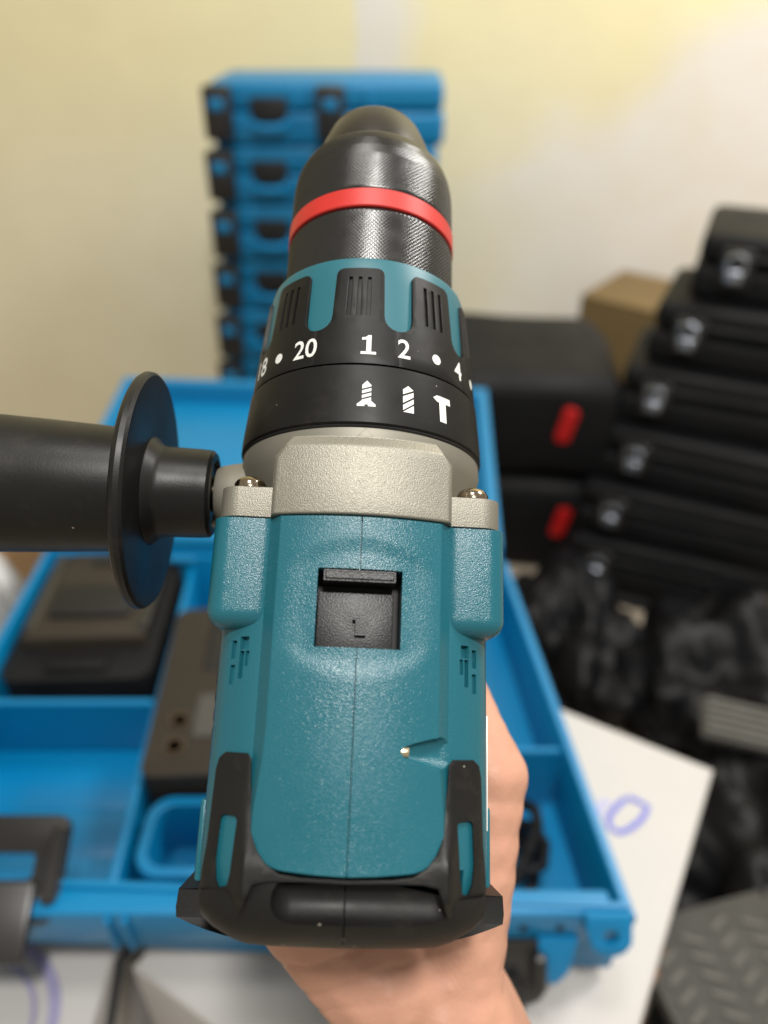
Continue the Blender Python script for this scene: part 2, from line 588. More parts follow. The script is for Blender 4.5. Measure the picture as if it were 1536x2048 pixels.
# ---------------------------------------------------------------- mode ring
mode_prof = [(-70.0, 31.6), (-69.6, 31.9), (-66.5, 31.7), (-54.3, 30.55), (-54.0, 30.25)]
mode = part('mode_ring', revolve([(-69.6, 22), (-69.5, 31.2), (-69.0, 31.75)] + mode_prof[2:] + [(-53.8, 29.6), (-53.6, 24)], 200), M['ring_black'])
part('seal_ring', revolve([(-70.2, 25), (-70.2, 31.2), (-69.8, 31.5), (-69.4, 31.2), (-69.4, 25)], 160), M['black'], mode)
MT = -62.3
screw = [[(-0.95, 2.0), (0, 3.0), (0.95, 2.0), (0.95, 1.75), (-0.95, 1.1)],
         [(-0.95, 0.75), (0.95, 1.4), (0.95, 0.7), (-0.95, 0.05)],
         [(-0.95, -0.3), (0.95, 0.35), (0.95, -0.35), (-0.95, -1.0)],
         [(-0.95, -1.35), (0.95, -0.7), (0.95, -1.5), (1.9, -2.3), (1.9, -2.75), (0.35, -2.75), (0.35, -2.35), (-0.35, -2.35), (-0.35, -2.75), (-1.9, -2.75), (-1.9, -2.3), (-0.95, -1.5)]]
print_on('printed_screw_icon', flat(sc_(screw, 1.14, 1.17)), mode_prof, -0.4, MT + 0.4, mode)
bit = [[(-1.15, 2.2), (0, 3.2), (1.15, 2.3), (-1.15, 1.05)],
       [(-1.15, 0.6), (1.15, 1.85), (1.15, 0.75), (-1.15, -0.95)],
       [(-1.15, -1.4), (1.15, 0.3), (1.15, -0.8), (-1.15, -2.6)],
       [(-1.15, -3.0), (1.15, -1.2), (1.15, -3.0)]]
print_on('printed_drill_bit_icon', flat(sc_(bit, 1.18, 1.13)), mode_prof, 18.0, MT + 0.2, mode)
ham = [[(-2.1, 2.05), (-1.2, 2.75), (1.9, 2.75), (1.9, 1.3), (0.75, 1.3), (0.75, -3.0), (-0.75, -3.0), (-0.75, 1.3), (-1.2, 1.3)]]
print_on('printed_hammer_icon', flat(sc_(ham, 1.4, 1.18)), mode_prof, 36.0, MT + 0.2, mode)

# ---------------------------------------------------------------- gear housing (silver)
gear = part('gear_housing', revolve([(-69.9, 20), (-69.9, 31.1), (-73, 31.3), (-76.0, 30.6), (-80, 28.4), (-85, 26.8), (-86, 20)], 128), M['silver_smooth'])
def arch(x): return -0.0088 * x * x
blk = prism([(-19.9, -91.6), (19.9, -91.6), (19.9, -78.4), (18.0, -75.6), (-18.0, -75.6), (-19.9, -78.4)], (), 32.2, 34.0,
            bottom=[(-20.4, -91.6), (20.4, -91.6), (20.4, -77.6), (16.4, -72.9), (-16.4, -72.9), (-20.4, -77.6)], bev=0.5, seg=3)
join(blk, prism([(-20.4, -91.6), (20.4, -91.6), (20.4, -77.6), (16.4, -72.9), (-16.4, -72.9), (-20.4, -77.6)], (), 15, 32.3))
bisect(blk, 0, frange(-19, 19, 1.9))
for v in blk.verts:
    if v.co.z > 30.5: v.co.z += arch(v.co.x)
part('gear_block', blk, M['silver'], gear)
# mounting plate with ears
plate_o = []
for sx, sy, a0 in ((1, 1, 0), (-1, 1, 90), (-1, -1, 180), (1, -1, 270)):
    r = 4.5
    for k in range(7):
        a = radians(a0 + 15 * k)
        zc = (27.3 - r) if sy > 0 else (-27 + r)
        plate_o.append((sx * (32.3 - r) + r * cos(a), zc + r * sin(a)))
pl = prism(plate_o, (), 84.6, 91.6, bev=0.6, seg=3)
xf(pl, Matrix(((1, 0, 0, 0), (0, 0, -1, 0), (0, 1, 0, 0), (0, 0, 0, 1))))
part('mounting_plate', pl, M['silver'], gear)
for sx in (-1, 1):
    h = revolve([(-85.5, 2.5), (-84.4, 3.75), (-83.2, 3.7), (-82.2, 3.1), (-81.6, 2.1), (-81.4, 0.6)], 32)
    bmesh.ops.translate(h, vec=(sx * 26.0, 0, 23.6), verts=h.verts)
    part('housing_screw', h, M['steel'], gear)
tri_ = flat([[(-2.3, -72.6), (2.3, -72.6), (0, -70.1)]])
bm = prism([(-2.3, -72.95), (2.3, -72.95), (0, -70.4)], (), 0, 0.6, bev=0.15)
tri_.free()
for v in bm.verts: v.co.z += 31.15 - v.co.x ** 2 / 63
part('index_mark', bm, M['silver_smooth'], gear)
# side boss the auxiliary handle screws into
part('handle_boss', xf(revolve([(-37.6, 5.0), (-37.4, 6.7), (-36.4, 7.4), (-33, 8.2), (-22, 10)], 48, axis='X'), Matrix.Translation((0, -79.0, 0))), M['silver_smooth'], gear)

# ---------------------------------------------------------------- motor housing
def section(y):
    """Closed ring (x, z) of the body under the raised top panel."""
    k = smooth(-168, -178, y)
    w = 1.0 + 0.010 * smooth(-95, -160, y) - 0.10 * k
    dz = -5.0 * k
    half = [(0, 27.4), (10, 27.4), (19.0, 27.4), (21.0, 27.0), (24.0, 25.3), (27.6, 22.6), (29.4, 20.4), (30.4, 17), (31.0, 12),
            (31.3, 5), (31.1, -3), (30.0, -11), (27, -19), (21, -26), (12, -30), (0, -31.5)]
    dc = 9.0 * smooth(-164.5, -167, y)
    pts = [(x * w, z + (dz if z > 0 else 0) - (dc if x < 22 else 0)) for x, z in half]
    return pts + [(-x, z) for x, z in reversed(pts[1:-1])]
ys = [-91.8, -92.4, -100, -110, -118, -124, -130, -136, -142, -150, -158, -164, -170, -174, -177]
body_bm = loft([[(x, y, z) for x, z in section(y)] for y in ys])
body = part('motor_housing', body_bm, M['teal'])
def cutter(bm):
    bmesh.ops.translate(bm, vec=-FOOT * 1000, verts=bm.verts)
    return finish('cutter', bm, M['teal'], drill, MM)
# vents on the shoulders
def vent_cut(sx):
    cs = bmesh.new()
    def shoulder(x0, x1, y0, y1, dep):
        b = box_bm(-0.5, 0.5, 0, 1, -dep, 6)
        p0, p1 = Vector((24.0, 25.3)), Vector((27.6, 22.6))
        d = (p1 - p0).normalized()
        ang = atan2(-d.y, d.x)
        bmesh.ops.scale(b, vec=(x1 - x0, y1 - y0, 1), verts=b.verts)
        bmesh.ops.translate(b, vec=((x0 + x1) / 2, y0, 0), verts=b.verts)
        m_ = Matrix.Translation((p0.x, 0, p0.y)) @ Matrix.Rotation(ang, 4, 'Y')
        xf(b, m_)
        if sx < 0: xf(b, Matrix.Scale(-1, 4, (1, 0, 0)))
        bmesh.ops.recalc_face_normals(b, faces=b.faces)
        return cutter(b)
    return [shoulder(-0.9, 1.5, -121.0, -118.2, 1.3), shoulder(0.15, 1.4, -127.2, -121.3, 1.3), shoulder(-1.2, -0.2, -124.6, -121.3, 0.9),
            shoulder(2.5, 3.9, -123.0, -119.0, 1.0), shoulder(2.5, 3.9, -128.5, -124.3, 0.8)]
WIN = (-9.0, 9.3, -120.4, -103.5)
win_c = lambda: cutter(box_bm(WIN[0], WIN[1], WIN[2], WIN[3], 20, 50))
cut(body, vent_cut(1) + vent_cut(-1) + [win_c()])

# raised top panel, dished round the selector window
def ptop(x, y):
    z = 33.4 + arch(x) - 0.4 * smooth(-140, -164, y)
    qx = smooth(17.5, 10.5, abs(x))
    # ends of the dish are arcs
    yf = -96.6 - 0.022 * x * x
    yr = -126.5 + 0.018 * x * x
    q = qx * smooth(yf + 0.8, yf - 3.6, y) * smooth(yr - 0.8, yr + 4.0, y)
    return z - 0.48 * q
def panel_outlines():
    top, bot = [], []
    def add(x, y, bx, by): top.append((x, y)); bot.append((bx, by))
    for y in (-91.9, -100, -110, -120, -130, -138): add(-18.0, y, -20.9, y)
    add(-18.3, -144, -20.9, -144); add(-18.9, -149, -20.9, -149); add(-19.4, -154, -20.6, -154)
    r = 7.5
    for k in range(1, 9):
        a = radians(180 + 90 * k / 8)
        x, y = -19.6 + r + r * cos(a), -156.6 + r * sin(a)
        add(x, y, x * 1.03, y - 0.4)
    n = len(top)
    add(-6, -164.5, -6, -164.9)
    add(0, -164.7, 0, -165.1)
    add(6, -164.5, 6, -164.9)
    for i in reversed(range(n)): add(-top[i][0], top[i][1], -bot[i][0], bot[i][1])
    return top, bot
T_, B_ = panel_outlines()
pb = prism(T_, (), 26.5, 33.4, bottom=B_, bev=0.55, seg=3)
bisect(pb, 0, frange(-17.6, 17.6, 0.8))
bisect(pb, 1, frange(-163.6, -92.6, 0.8))
for v in pb.verts:
    if v.co.z > 32: v.co.z += ptop(v.co.x, v.co.y) - 33.4
panel = part('top_panel', pb, M['teal'])
groove = box_bm(-0.16, 0.16, -166, -90, 31.2, 40)
dim = revolve([(9.7 + 0.0, 0.02)] + [(9.7 + 12.5 * k / 12, 3.75 * sqrt(k / 12) * (1.0 if k < 9 else 1.0)) for k in range(1, 13)], 40, axis='X')
DT = Matrix.Translation((9.7, -141.0, 32.35)) @ Matrix.Rotation(radians(14), 4, 'Y') @ Matrix.Translation((-9.7, 0, 0))
xf(dim, DT @ Matrix.Diagonal((1, 1, 0.8, 1)))
cut(panel, [win_c(), cutter(groove), cutter(dim)])
tip = revolve([(9.2, 0.2), (9.6, 0.9), (10.4, 1.25), (11.4, 1.3), (11.6, 0.3)], 24, axis='X')
xf(tip, Matrix.Translation((0, 0, -0.75)) @ DT)
part('pin_tip', tip, M['brass'], panel)

# corner pods behind the ears
for sx in (-1, 1):
    b = box_bm(18.4, 33.2, -116.4, -92.0, -10, 27.6, 0)
    es = [e for e in b.edges if all(v.co.y < -116 for v in e.verts) or all(v.co.x > 33 for v in e.verts) or
          (all(v.co.z > 27 for v in e.verts) and not all(v.co.y > -93 for v in e.verts))]
    es = [e for e in es if not all(v.co.y > -93 for v in e.verts)]
    bmesh.ops.bevel(b, geom=es, offset=4.0, segments=7, profile=0.5, affect='EDGES', clamp_overlap=True)
    if sx < 0: xf(b, Matrix.Scale(-1, 4, (1, 0, 0)))
    part('screw_pod', b, M['teal'], body)
    g = box_bm(31.0, 34.4, -111, -95, 0, 17, 1.2)
    if sx < 0: xf(g, Matrix.Scale(-1, 4, (1, 0, 0)))
    part('side_pad', g, M['rubber'], body)

# slide selector in the window
sl = box_bm(-8.7, 7.6, -121.5, -108.4, 26.8, 30.4, 0.25)
slide = part('speed_slider', sl, M['dark'])
lc = [prism([(-1.1, -118.1), (1.8, -118.1), (1.8, -117.45), (-0.4, -117.45), (-0.4, -114.2), (-1.1, -114.2)], (), 28.8, 34)]
cut(slide, [cutter(c) for c in lc])
tb = box_bm(-7.7, 7.8, -106.3, -103.9, 25, 33.6, 0)
bmesh.ops.bevel(tb, geom=[e for e in tb.edges if e.verts[0].co.z > 30 and e.verts[1].co.z > 30], offset=0.55, segments=3, affect='EDGES')
part('slider_tab', tb, M['dark'], slide)
part('window_shade_sheet', box_bm(WIN[0] + .02, WIN[1] - .02, WIN[2] + .02, WIN[3] - .02, 22, 24), M['black'], slide)  # black sheet that puts shade into the gaps round the slider

# ---------------------------------------------------------------- rubber overmould at the back
def shoulder_z(x):
    x = abs(x)
    tab = [(0, 27.4), (19.0, 27.4), (21.0, 27.0), (24.0, 25.3), (27.6, 22.6), (29.6, 20.2), (31.3, 14), (33, 6)]
    return interp(tab, x)
half_o = [(9, -165.1), (13.2, -164.6), (16.0, -162.9), (17.9, -160.6), (19.0, -158.2), (19.5, -155), (19.6, -152), (20.3, -148), (20.6, -143.4), (21.5, -142.4), (26.4, -142.4), (27.8, -143.6),
          (28.4, -146), (29.0, -160), (29.9, -168), (30.2, -172.5), (20.5, -172.5), (19.4, -169.5), (18.2, -166.6), (15, -165.9), (8, -165.8)]
mir = lambda l: [(-x, y) for x, y in reversed(l)]
hole = [(22.6, -155.2), (23.2, -154.6), (25.6, -154.6), (26.2, -155.2), (26.6, -163), (26.2, -167.0), (25.2, -169.0), (23.9, -168.6), (23.2, -165.5)]
rub = prism([(0, -165.3)] + half_o + [(0, -165.9)] + mir(half_o), [hole, mir(hole)], -0.8, 1.15, bev=0.4, seg=2)
bisect(rub, 0, [q * sx for sx in (-1, 1) for q in (5, 10, 14, 17, 19, 20, 21, 22, 23, 24, 25, 26, 27, 28, 29)])
bisect(rub, 1, frange(-171, -144, 1.5))
for v in rub.verts:
    lift = 4.0 * smooth(-152, -164, v.co.y) * smooth(24.5, 19.5, abs(v.co.x)) + arch(v.co.x) * 0.35 * smooth(21, 17, abs(v.co.x))
    sink = 2.5 * smooth(-168.5, -172, v.co.y)
    v.co.z += shoulder_z(v.co.x) + lift - sink
bumper = part('rear_bumper', rub, M['rubber'])
def bsec(y):
    u_ = min(max((y + 166) / -17.0, 0), 1)
    drop = 1 - sqrt(max(0, 1 - u_ ** 2.4)) if u_ < 1 else 1
    ztop = 31.7 - 15.0 * drop
    zs = 25.4 - 12 * drop
    xw = 30.6 - 5.0 * drop
    pts = [(0, ztop), (8, ztop - 0.3), (15, ztop - 0.9), (19.4, ztop - 2.0), (22.5, ztop - 3.6), (26.5, zs), (29.4, zs - 2.9), (xw + 0.3, min(15, zs - 7)),
           (xw + 0.9, 4), (xw + 0.7, -4), (xw - 1, -14), (xw - 6, -22), (16, -27), (0, -29)]
    def yy(x):
        s0 = -165.3 - 4.3 * smooth(18.0, 23.5, x)
        s1 = -180.6 + 5.0 * smooth(19, 33, x)
        return s1 + (s0 - s1) * (y + 183) / 18.1
    return [(x, yy(x), z) for x, z in pts] + [(-x, yy(x), z) for x, z in reversed(pts[1:-1])]
bys = [-164.9, -165.5, -167, -169, -171, -173, -175, -177, -179, -180.5, -181.8, -182.6, -183]
bcap = loft([bsec(y) for y in bys])
bc = part('bumper_cap', bcap, M['rubber'], bumper, sharp=50)
cp = [(-14.6, 0.1), (-14.4, 1.6), (-13.6, 3.1), (-12.2, 4.2), (-10.5, 4.6), (17, 4.6), (19.5, 4.2), (21.2, 3.1), (22.2, 1.6), (22.4, 0.1)]
cap = revolve(cp, 40, axis='X')
bmesh.ops.translate(cap, vec=(0, -169.6, 31.2), verts=cap.verts)
cut(bc, [cutter(box_bm(-0.18, 0.18, -191, -159, 25.3, 41))]); cut(bc, [cutter(cap)]); 
# flange round the back edge
fo = []
pl_ = [(-36.6, -172.6), (-36.9, -176.4)]
for k in range(0, 21):
    x = -36.6 + 73.2 * k / 20
    pl_.append((x, -182.6 + 4.2 * (abs(x) / 36.6) ** 3.0))
pl_ += [(36.9, -176.4), (36.6, -172.6), (31, -172.2), (-31, -172.2)]
fl = prism(pl_, (), -26, 5.5, bev=0.7, seg=2)
for v in fl.verts:
    if v.co.z > 0: v.co.z += 5.0 * (1 - (v.co.x / 36.6) ** 2) + random.uniform(-0.25, 0.25)
part('bumper_flange', fl, M['rubber'], bumper)
# thin plates on the two sides
part('side_sticker', box_bm(31.4, 31.85, -158, -133, -14, 12.5, 0.1), M['sticker'], body)
vp = bmesh.new()
for k in range(9):
    box_bm(-32.3, -31.0, -125 - k * 4.2 - 3.0, -125 - k * 4.2, -12, 7, 0.4, bm=vp)
part('side_vent', vp, M['black'], body)
for sx in (-1, 1):
    rb_ = box_bm(30.8, 32.6, -170, -153.0, -12, 12, 0.8)
    if sx < 0: xf(rb_, Matrix.Scale(-1, 4, (1, 0, 0)))
    part('side_rib', rb_, M['teal'], body)

# ---------------------------------------------------------------- pistol grip, trigger, battery (below, mostly hidden)
def oval(cx, cy, z, rx, ry, n=28, p=2.6):
    pts = []
    for k in range(n):
        a = 2 * pi * k / n
        c, s = cos(a), sin(a)
        pts.append((cx + rx * math.copysign(abs(c) ** (2 / p), c), cy + ry * math.copysign(abs(s) ** (2 / p), s), z))
    return pts
grip_s = [(-20, -128, 20, 28), (-30, -129, 17, 24), (-45, -131, 15.5, 20), (-70, -135, 15, 19), (-95, -138, 15.5, 19.5), (-112, -138, 18, 24), (-122, -136, 24, 34)]
part('grip', loft([oval(0, cy, z, rx, ry) for z, cy, rx, ry in grip_s]), M['rubber'])
part('trigger', loft([oval(0, -107 + 4 * sin(k / 5 * pi), -34 - 5 * k, 7, 7) for k in range(6)]), M['dark'])
part('battery', box_bm(-37, 37, -178, -92, -165, -128, 6, 3), M['dark'])
part('battery_seat', box_bm(-35, 35, -174, -95, -129, -118, 4, 3), M['teal'])

# ---------------------------------------------------------------- auxiliary side handle, screwed into the boss
HC = Matrix.Translation((0, -79.0, 0))
sh = part('side_handle', xf(revolve([(-170, 3), (-170, 12), (-168, 17.5), (-160, 20), (-140, 19.6), (-110, 18.6), (-80, 17.2), (-62, 16.2), (-58.6, 15.6), (-57.6, 14.2), (-57.6, 6)], 96, axis='X'), HC), M['handle'])
part('guard_disc', xf(revolve([(-58.2, 8), (-57.8, 15.5), (-57.3, 26), (-57.2, 29.2), (-56.6, 30.2), (-55.6, 30.8), (-54.4, 30.6), (-53.7, 29.9), (-53.6, 29), (-53.9, 20), (-54.0, 12), (-54, 6)], 128, axis='X'), HC), M['handle'], sh)
part('collar', xf(revolve([(-54.2, 5), (-54.2, 14.2), (-53.6, 14.0), (-52.0, 12.3), (-50.4, 11.8), (-41.2, 11.6), (-38.8, 11.4), (-38.0, 10.6), (-37.8, 9.0), (-38.8, 8.4), (-38.8, 3)], 96, axis='X'), HC), M['handle'], sh)
part('threaded_rod', xf(revolve([(-40, 0.5), (-40, 4.6), (-30, 4.6), (-30, 0.5)], 32, axis='X'), HC), M['steel'], sh)
# =================================================================== the hand that holds the drill (one continuous mesh)
def skin_mat():
    m = mat('skin', (0.565, 0.30, 0.21), 0.48, spec=0.35, sss=0.12, vary=0.22, vscale=45)
    nt = m.node_tree
    tc = nt.nodes.new('ShaderNodeTexCoord')
    n = nt.nodes.new('ShaderNodeTexNoise')
    n.inputs['Scale'].default_value = 900
    v = nt.nodes.new('ShaderNodeTexVoronoi')
    v.inputs['Scale'].default_value = 650
    nt.links.new(tc.outputs['Object'], n.inputs['Vector'])
    nt.links.new(tc.outputs['Object'], v.inputs['Vector'])
    ad = nt.nodes.new('ShaderNodeMath')
    nt.links.new(n.outputs['Fac'], ad.inputs[0])
    nt.links.new(v.outputs['Distance'], ad.inputs[1])
    b = nt.nodes.new('ShaderNodeBump')
    b.inputs['Strength'].default_value = 0.3
    b.inputs['Distance'].default_value = 0.0002
    nt.links.new(ad.outputs[0], b.inputs['Height'])
    nt.links.new(b.outputs['Normal'], nt.nodes['Principled BSDF'].inputs['Normal'])
    return m
M['skin'] = skin_mat()

hb = bmesh.new()
def cap_(p0, r0, p1, r1):
    n = 7
    for k in range(n + 1):
        t = k / n
        p = Vector(p0).lerp(Vector(p1), t)
        r = r0 + (r1 - r0) * t
        bmesh.ops.create_icosphere(hb, subdivisions=2, radius=r, matrix=Matrix.Translation(p))
def chain(*pr):
    for (p0, r0), (p1, r1) in zip(pr, pr[1:]): cap_(p0, r0, p1, r1)
mcp = [((41.5, -149, -36), 12.0), ((41, -150, -58), 12.0), ((38, -153, -79), 11.2), ((33, -156, -98), 10)]
wr = ((29, -212, -52), 21.5)
wr2 = ((34, -214, -66), 20.0)
for p, r in mcp:
    cap_(p, r, wr[0], 19)
    cap_(p, r * 0.95, wr2[0], 17)
cap_((34, -150, -40), 10, (0, -168, -50), 12)
# palm pad behind the grip, thenar and the web
cap_((26, -160, -60), 14, (18, -205, -56), 19)
cap_((10, -166, -62), 12, (18, -206, -55), 18)
cap_((2, -168, -44), 12, (16, -205, -46), 18)
# fingers round the front of the grip
chain(mcp[0], ((27, -113, -40), 9.2), ((12, -98, -42), 8.6), ((-4, -101, -43), 7.6))
chain(mcp[1], ((29, -113, -61), 9.4), ((9, -103, -63), 8.8), ((-14, -112, -64), 7.8))
chain(mcp[2], ((30, -115, -81), 9.3), ((8, -106, -83), 8.4), ((-14, -115, -84), 7.4))
chain(mcp[3], ((27, -120, -99), 8.2), ((8, -112, -101), 7.4), ((-9, -118, -101), 6.4))
# thumb along the left of the grip
chain(((14, -204, -46), 19), ((-8, -186, -42), 15.5), ((-19, -166, -41), 12.6), ((-26, -140, -42), 9.6), ((-22, -118, -45), 8.0))
# forearm out of the bottom of the picture
chain(wr, ((41, -238, -62), 23.5), ((56, -280, -84), 27), ((76, -345, -116), 34))
chain(wr2, ((48, -240, -78), 22), ((64, -280, -98), 26), ((84, -345, -132), 32))
bmesh.ops.translate(hb, vec=(0, 212, 56), verts=hb.verts)
hand = finish('person', hb, M['skin'], None, MM, None, recalc=False)
md = hand.modifiers.new('r', 'REMESH')
md.mode = 'VOXEL'
md.voxel_size = 0.0012
sm = hand.modifiers.new('s', 'SMOOTH')
sm.factor = 0.6
sm.iterations = 9
dg = bpy.context.evaluated_depsgraph_get()
me = bpy.data.meshes.new_from_object(hand.evaluated_get(dg))
hand.modifiers.clear()
hand.data = me
me.materials.clear(); me.materials.append(M['skin'])
# wrist creases and the skin's unevenness
norms = [v.normal.copy() for v in me.vertices]
for v, n in zip(me.vertices, norms):
    co = v.co * 1000
    d = 0.7 * noise.noise(co * 0.05) + 0.18 * noise.noise(co * 0.16)
    for yc, dep, wd in ((17, 0.5, 0.8), (9, 0.75, 0.8), (3, 0.45, 0.7), (-5, 0.7, 0.9), (-13, 0.5, 0.9)):
        q = co.y - yc - 0.30 * co.x + 2.0 * noise.noise(Vector((co.x * 0.06, yc, co.z * 0.06)))
        d -= dep * math.exp(-(q / wd) ** 2) * smooth(30, 8, abs(co.x))
    v.co += n * d * MM
me.polygons.foreach_set('use_smooth', [True] * len(me.polygons))
hand.matrix_world = drill_m @ Matrix.Translation(Vector((0, -212, -56)) * MM)
tag(hand, 'bare right hand and wrist gripping the drill from below', 'person')
# =================================================================== room: wall and floor
FLOOR = 0.045           # top of the raised step everything but the left edge stands on
LOW = -0.15
def wall_mat():
    m = bpy.data.materials.new('old_wall_paint')
    m.use_nodes = True
    nt = m.node_tree
    L = nt.links
    p = nt.nodes['Principled BSDF']
    p.inputs['Roughness'].default_value = 0.7
    tc = nt.nodes.new('ShaderNodeTexCoord')
    no = nt.nodes.new('ShaderNodeTexNoise')
    no.inputs['Scale'].default_value = 3.2
    no.inputs['Detail'].default_value = 5
    L.new(tc.outputs['Object'], no.inputs['Vector'])
    off = nt.nodes.new('ShaderNodeVectorMath'); off.operation = 'MULTIPLY_ADD'
    off.inputs[1].default_value = (0.26, 0.26, 0.26)
    off.inputs[2].default_value = (-0.13, -0.13, -0.13)
    L.new(no.outputs['Color'], off.inputs[0])
    ad = nt.nodes.new('ShaderNodeVectorMath')
    L.new(tc.outputs['Object'], ad.inputs[0])
    L.new(off.outputs[0], ad.inputs[1])
    def mask(nx, nz, c, w, src=None):
        """soft half plane: nx*x + nz*z > c"""
        d = nt.nodes.new('ShaderNodeVectorMath'); d.operation = 'DOT_PRODUCT'
        d.inputs[1].default_value = (nx, 0, nz)
        L.new((src or ad).outputs[0], d.inputs[0])
        r = nt.nodes.new('ShaderNodeMapRange'); r.interpolation_type = 'SMOOTHSTEP'
        r.inputs['From Min'].default_value = c - w
        r.inputs['From Max'].default_value = c + w
        L.new(d.outputs['Value'], r.inputs['Value'])
        return r.outputs['Result']
    def mul(a, b):
        k = nt.nodes.new('ShaderNodeMath'); k.operation = 'MULTIPLY'
        L.new(a, k.inputs[0]); L.new(b, k.inputs[1])
        return k.outputs[0]
    def mix(f, a, b):
        k = nt.nodes.new('ShaderNodeMix'); k.data_type = 'RGBA'
        L.new(f, k.inputs[0])
        for i, c in ((6, a), (7, b)):
            if isinstance(c, tuple): k.inputs[i].default_value = (*c, 1)
            else: L.new(c, k.inputs[i])
        return k.outputs[2]
    cream, yellow, white = (0.83, 0.77, 0.57), (0.87, 0.79, 0.48), (0.82, 0.785, 0.73)
    base = mix(mask(0, 1, 0.55, 0.22), cream, yellow)  # yellower top puts the light on the upper wall into its colour
    # bare stripe beside the pillar line, and the big repainted area to the right
    stripe = mul(mul(mask(1, 0, -0.068, 0.005), mask(-1, 0, -0.04, 0.05)), mask(0, 1, 0.58, 0.06))
    c1 = mix(stripe, base, white)
    diag = mul(mask(0.55, -0.84, -0.27, 0.07), mask(1, 0.12, 0.22, 0.10))
    c2 = mix(diag, c1, white)
    pale = mul(mul(mask(1, 0, -0.02, 0.06), mask(-1, 0, -0.30, 0.1)), mask(0, -1, -0.42, 0.1))
    c3 = mix(pale, c2, (0.78, 0.73, 0.57))
    stain = nt.nodes.new('ShaderNodeTexNoise')
    stain.inputs['Scale'].default_value = 9
    stain.inputs['Detail'].default_value = 8
    L.new(tc.outputs['Object'], stain.inputs['Vector'])
    sm_ = nt.nodes.new('ShaderNodeMapRange')
    sm_.inputs['From Min'].default_value = 0.35
    sm_.inputs['From Max'].default_value = 0.75
    sm_.inputs['To Min'].default_value = 0.0
    sm_.inputs['To Max'].default_value = 0.28
    L.new(stain.outputs['Fac'], sm_.inputs['Value'])
    c4 = mix(sm_.outputs['Result'], c3, (0.70, 0.62, 0.40))
    L.new(c4, p.inputs['Base Color'])
    b = nt.nodes.new('ShaderNodeBump')
    b.inputs['Strength'].default_value = 0.3
    b.inputs['Distance'].default_value = 0.004
    L.new(stain.outputs['Fac'], b.inputs['Height'])
    L.new(b.outputs['Normal'], p.inputs['Normal'])
    return m
bm = box_bm(-2.6, 2.6, 1.62, 1.74, LOW, 2.6)
tag(finish('wall', bm, wall_mat()), 'old yellow-cream painted wall with pale patches, light painted into its top', kind='structure')
cement = mat('floor_cement', (0.40, 0.34, 0.26), 0.7, vary=0.12, vscale=6)
tag(finish('floor', box_bm(-2.6, 2.6, -1.2, 1.615, LOW - 0.1, LOW), cement), 'pale cement floor', kind='structure')
tag(finish('floor_step', box_bm(-0.30, 2.6, -1.0, 1.61, LOW + 0.001, FLOOR), cement), 'raised cement step', kind='structure')

# =================================================================== stack of blue tool cases
def make_case(label):
    w, d, h = 0.355, 0.17, 0.0868
    t = empty('tool_case')
    b = box_bm(0, w, 0, d, 0, 0.046, 0.008, 3)
    for x in (0.125, 0.235, 0.285):                                 # ribs on the front
        box_bm(x, x + 0.012, -0.004, 0.01, 0.006, 0.040, 0.002, 1, bm=b)
    finish('case_body', b, M['blue'], t)
    b = box_bm(0.002, w - 0.002, 0.002, d, 0.0475, h, 0.009, 3)
    box_bm(0.03, w - 0.03, 0.03, d - 0.03, h - 0.004, h + 0.001, 0.002, 1, bm=b)
    for x in (0.125, 0.235):
        box_bm(x, x + 0.012, -0.002, 0.01, 0.052, h - 0.012, 0.002, 1, bm=b)
    lid = finish('lid', b, M['blue_lid'], t)
    b = box_bm(0.062, 0.118, -0.0025, 0.02, 0.022, 0.066, 0.004, 2)
    finish('recess_shade', b, M['black'], t)  # raised black block painting the shade of a handle recess
    b = bmesh.new()
    tube(b, [(0.066, 0.0, 0.030), (0.068, -0.012, 0.027), (0.080, -0.014, 0.026), (0.100, -0.014, 0.026), (0.112, -0.012, 0.027), (0.114, 0.0, 0.030)], 0.006, 8)
    finish('carry_handle', b, M['blue'], t)
    for x in (-0.004, 0.165):
        l = finish('latch', box_bm(x - 0.003, x + 0.041, -0.017, 0.004, 0.008, 0.083, 0.006, 2), M['latch'], t)
        finish('latch_highlight', box_bm(x + 0.008, x + 0.030, -0.021, -0.015, 0.050, 0.066, 0.003, 2), M['blue_lid'], l)  # bluish plate standing in for a highlight on the black latch
    tag(t, label, 'tool case', 'blue tool cases stacked against the wall')
    return t
def copy_tree(o, label=None, parent=None):
    c = o.copy()
    COL.objects.link(c)
    if parent: c.parent = parent
    if label: c['label'] = label
    for ch in o.children: copy_tree(ch, None, c)
    return c
ordn = ['blue plastic tool case at the very top of the stack by the wall', 'blue plastic tool case directly under the topmost one',
        'blue plastic tool case third from the top of the stack', 'blue plastic tool case halfway down the stack by the wall',
        'blue plastic tool case fifth from the top of the stack', 'blue plastic tool case sixth from the top, just above the open lid',
        'blue plastic tool case on the floor at the bottom of the stack']
proto = make_case(ordn[0])
for i in range(7):
    o = proto if i == 0 else copy_tree(proto, ordn[i])
    o.location = (-0.262 - 0.0062 * i + random.uniform(-.002, .002), 1.30 + random.uniform(-.004, .004), 0.088 * (6 - i) + FLOOR)
    o.rotation_euler = (0, 0, radians(-2 + random.uniform(-1, 1)))

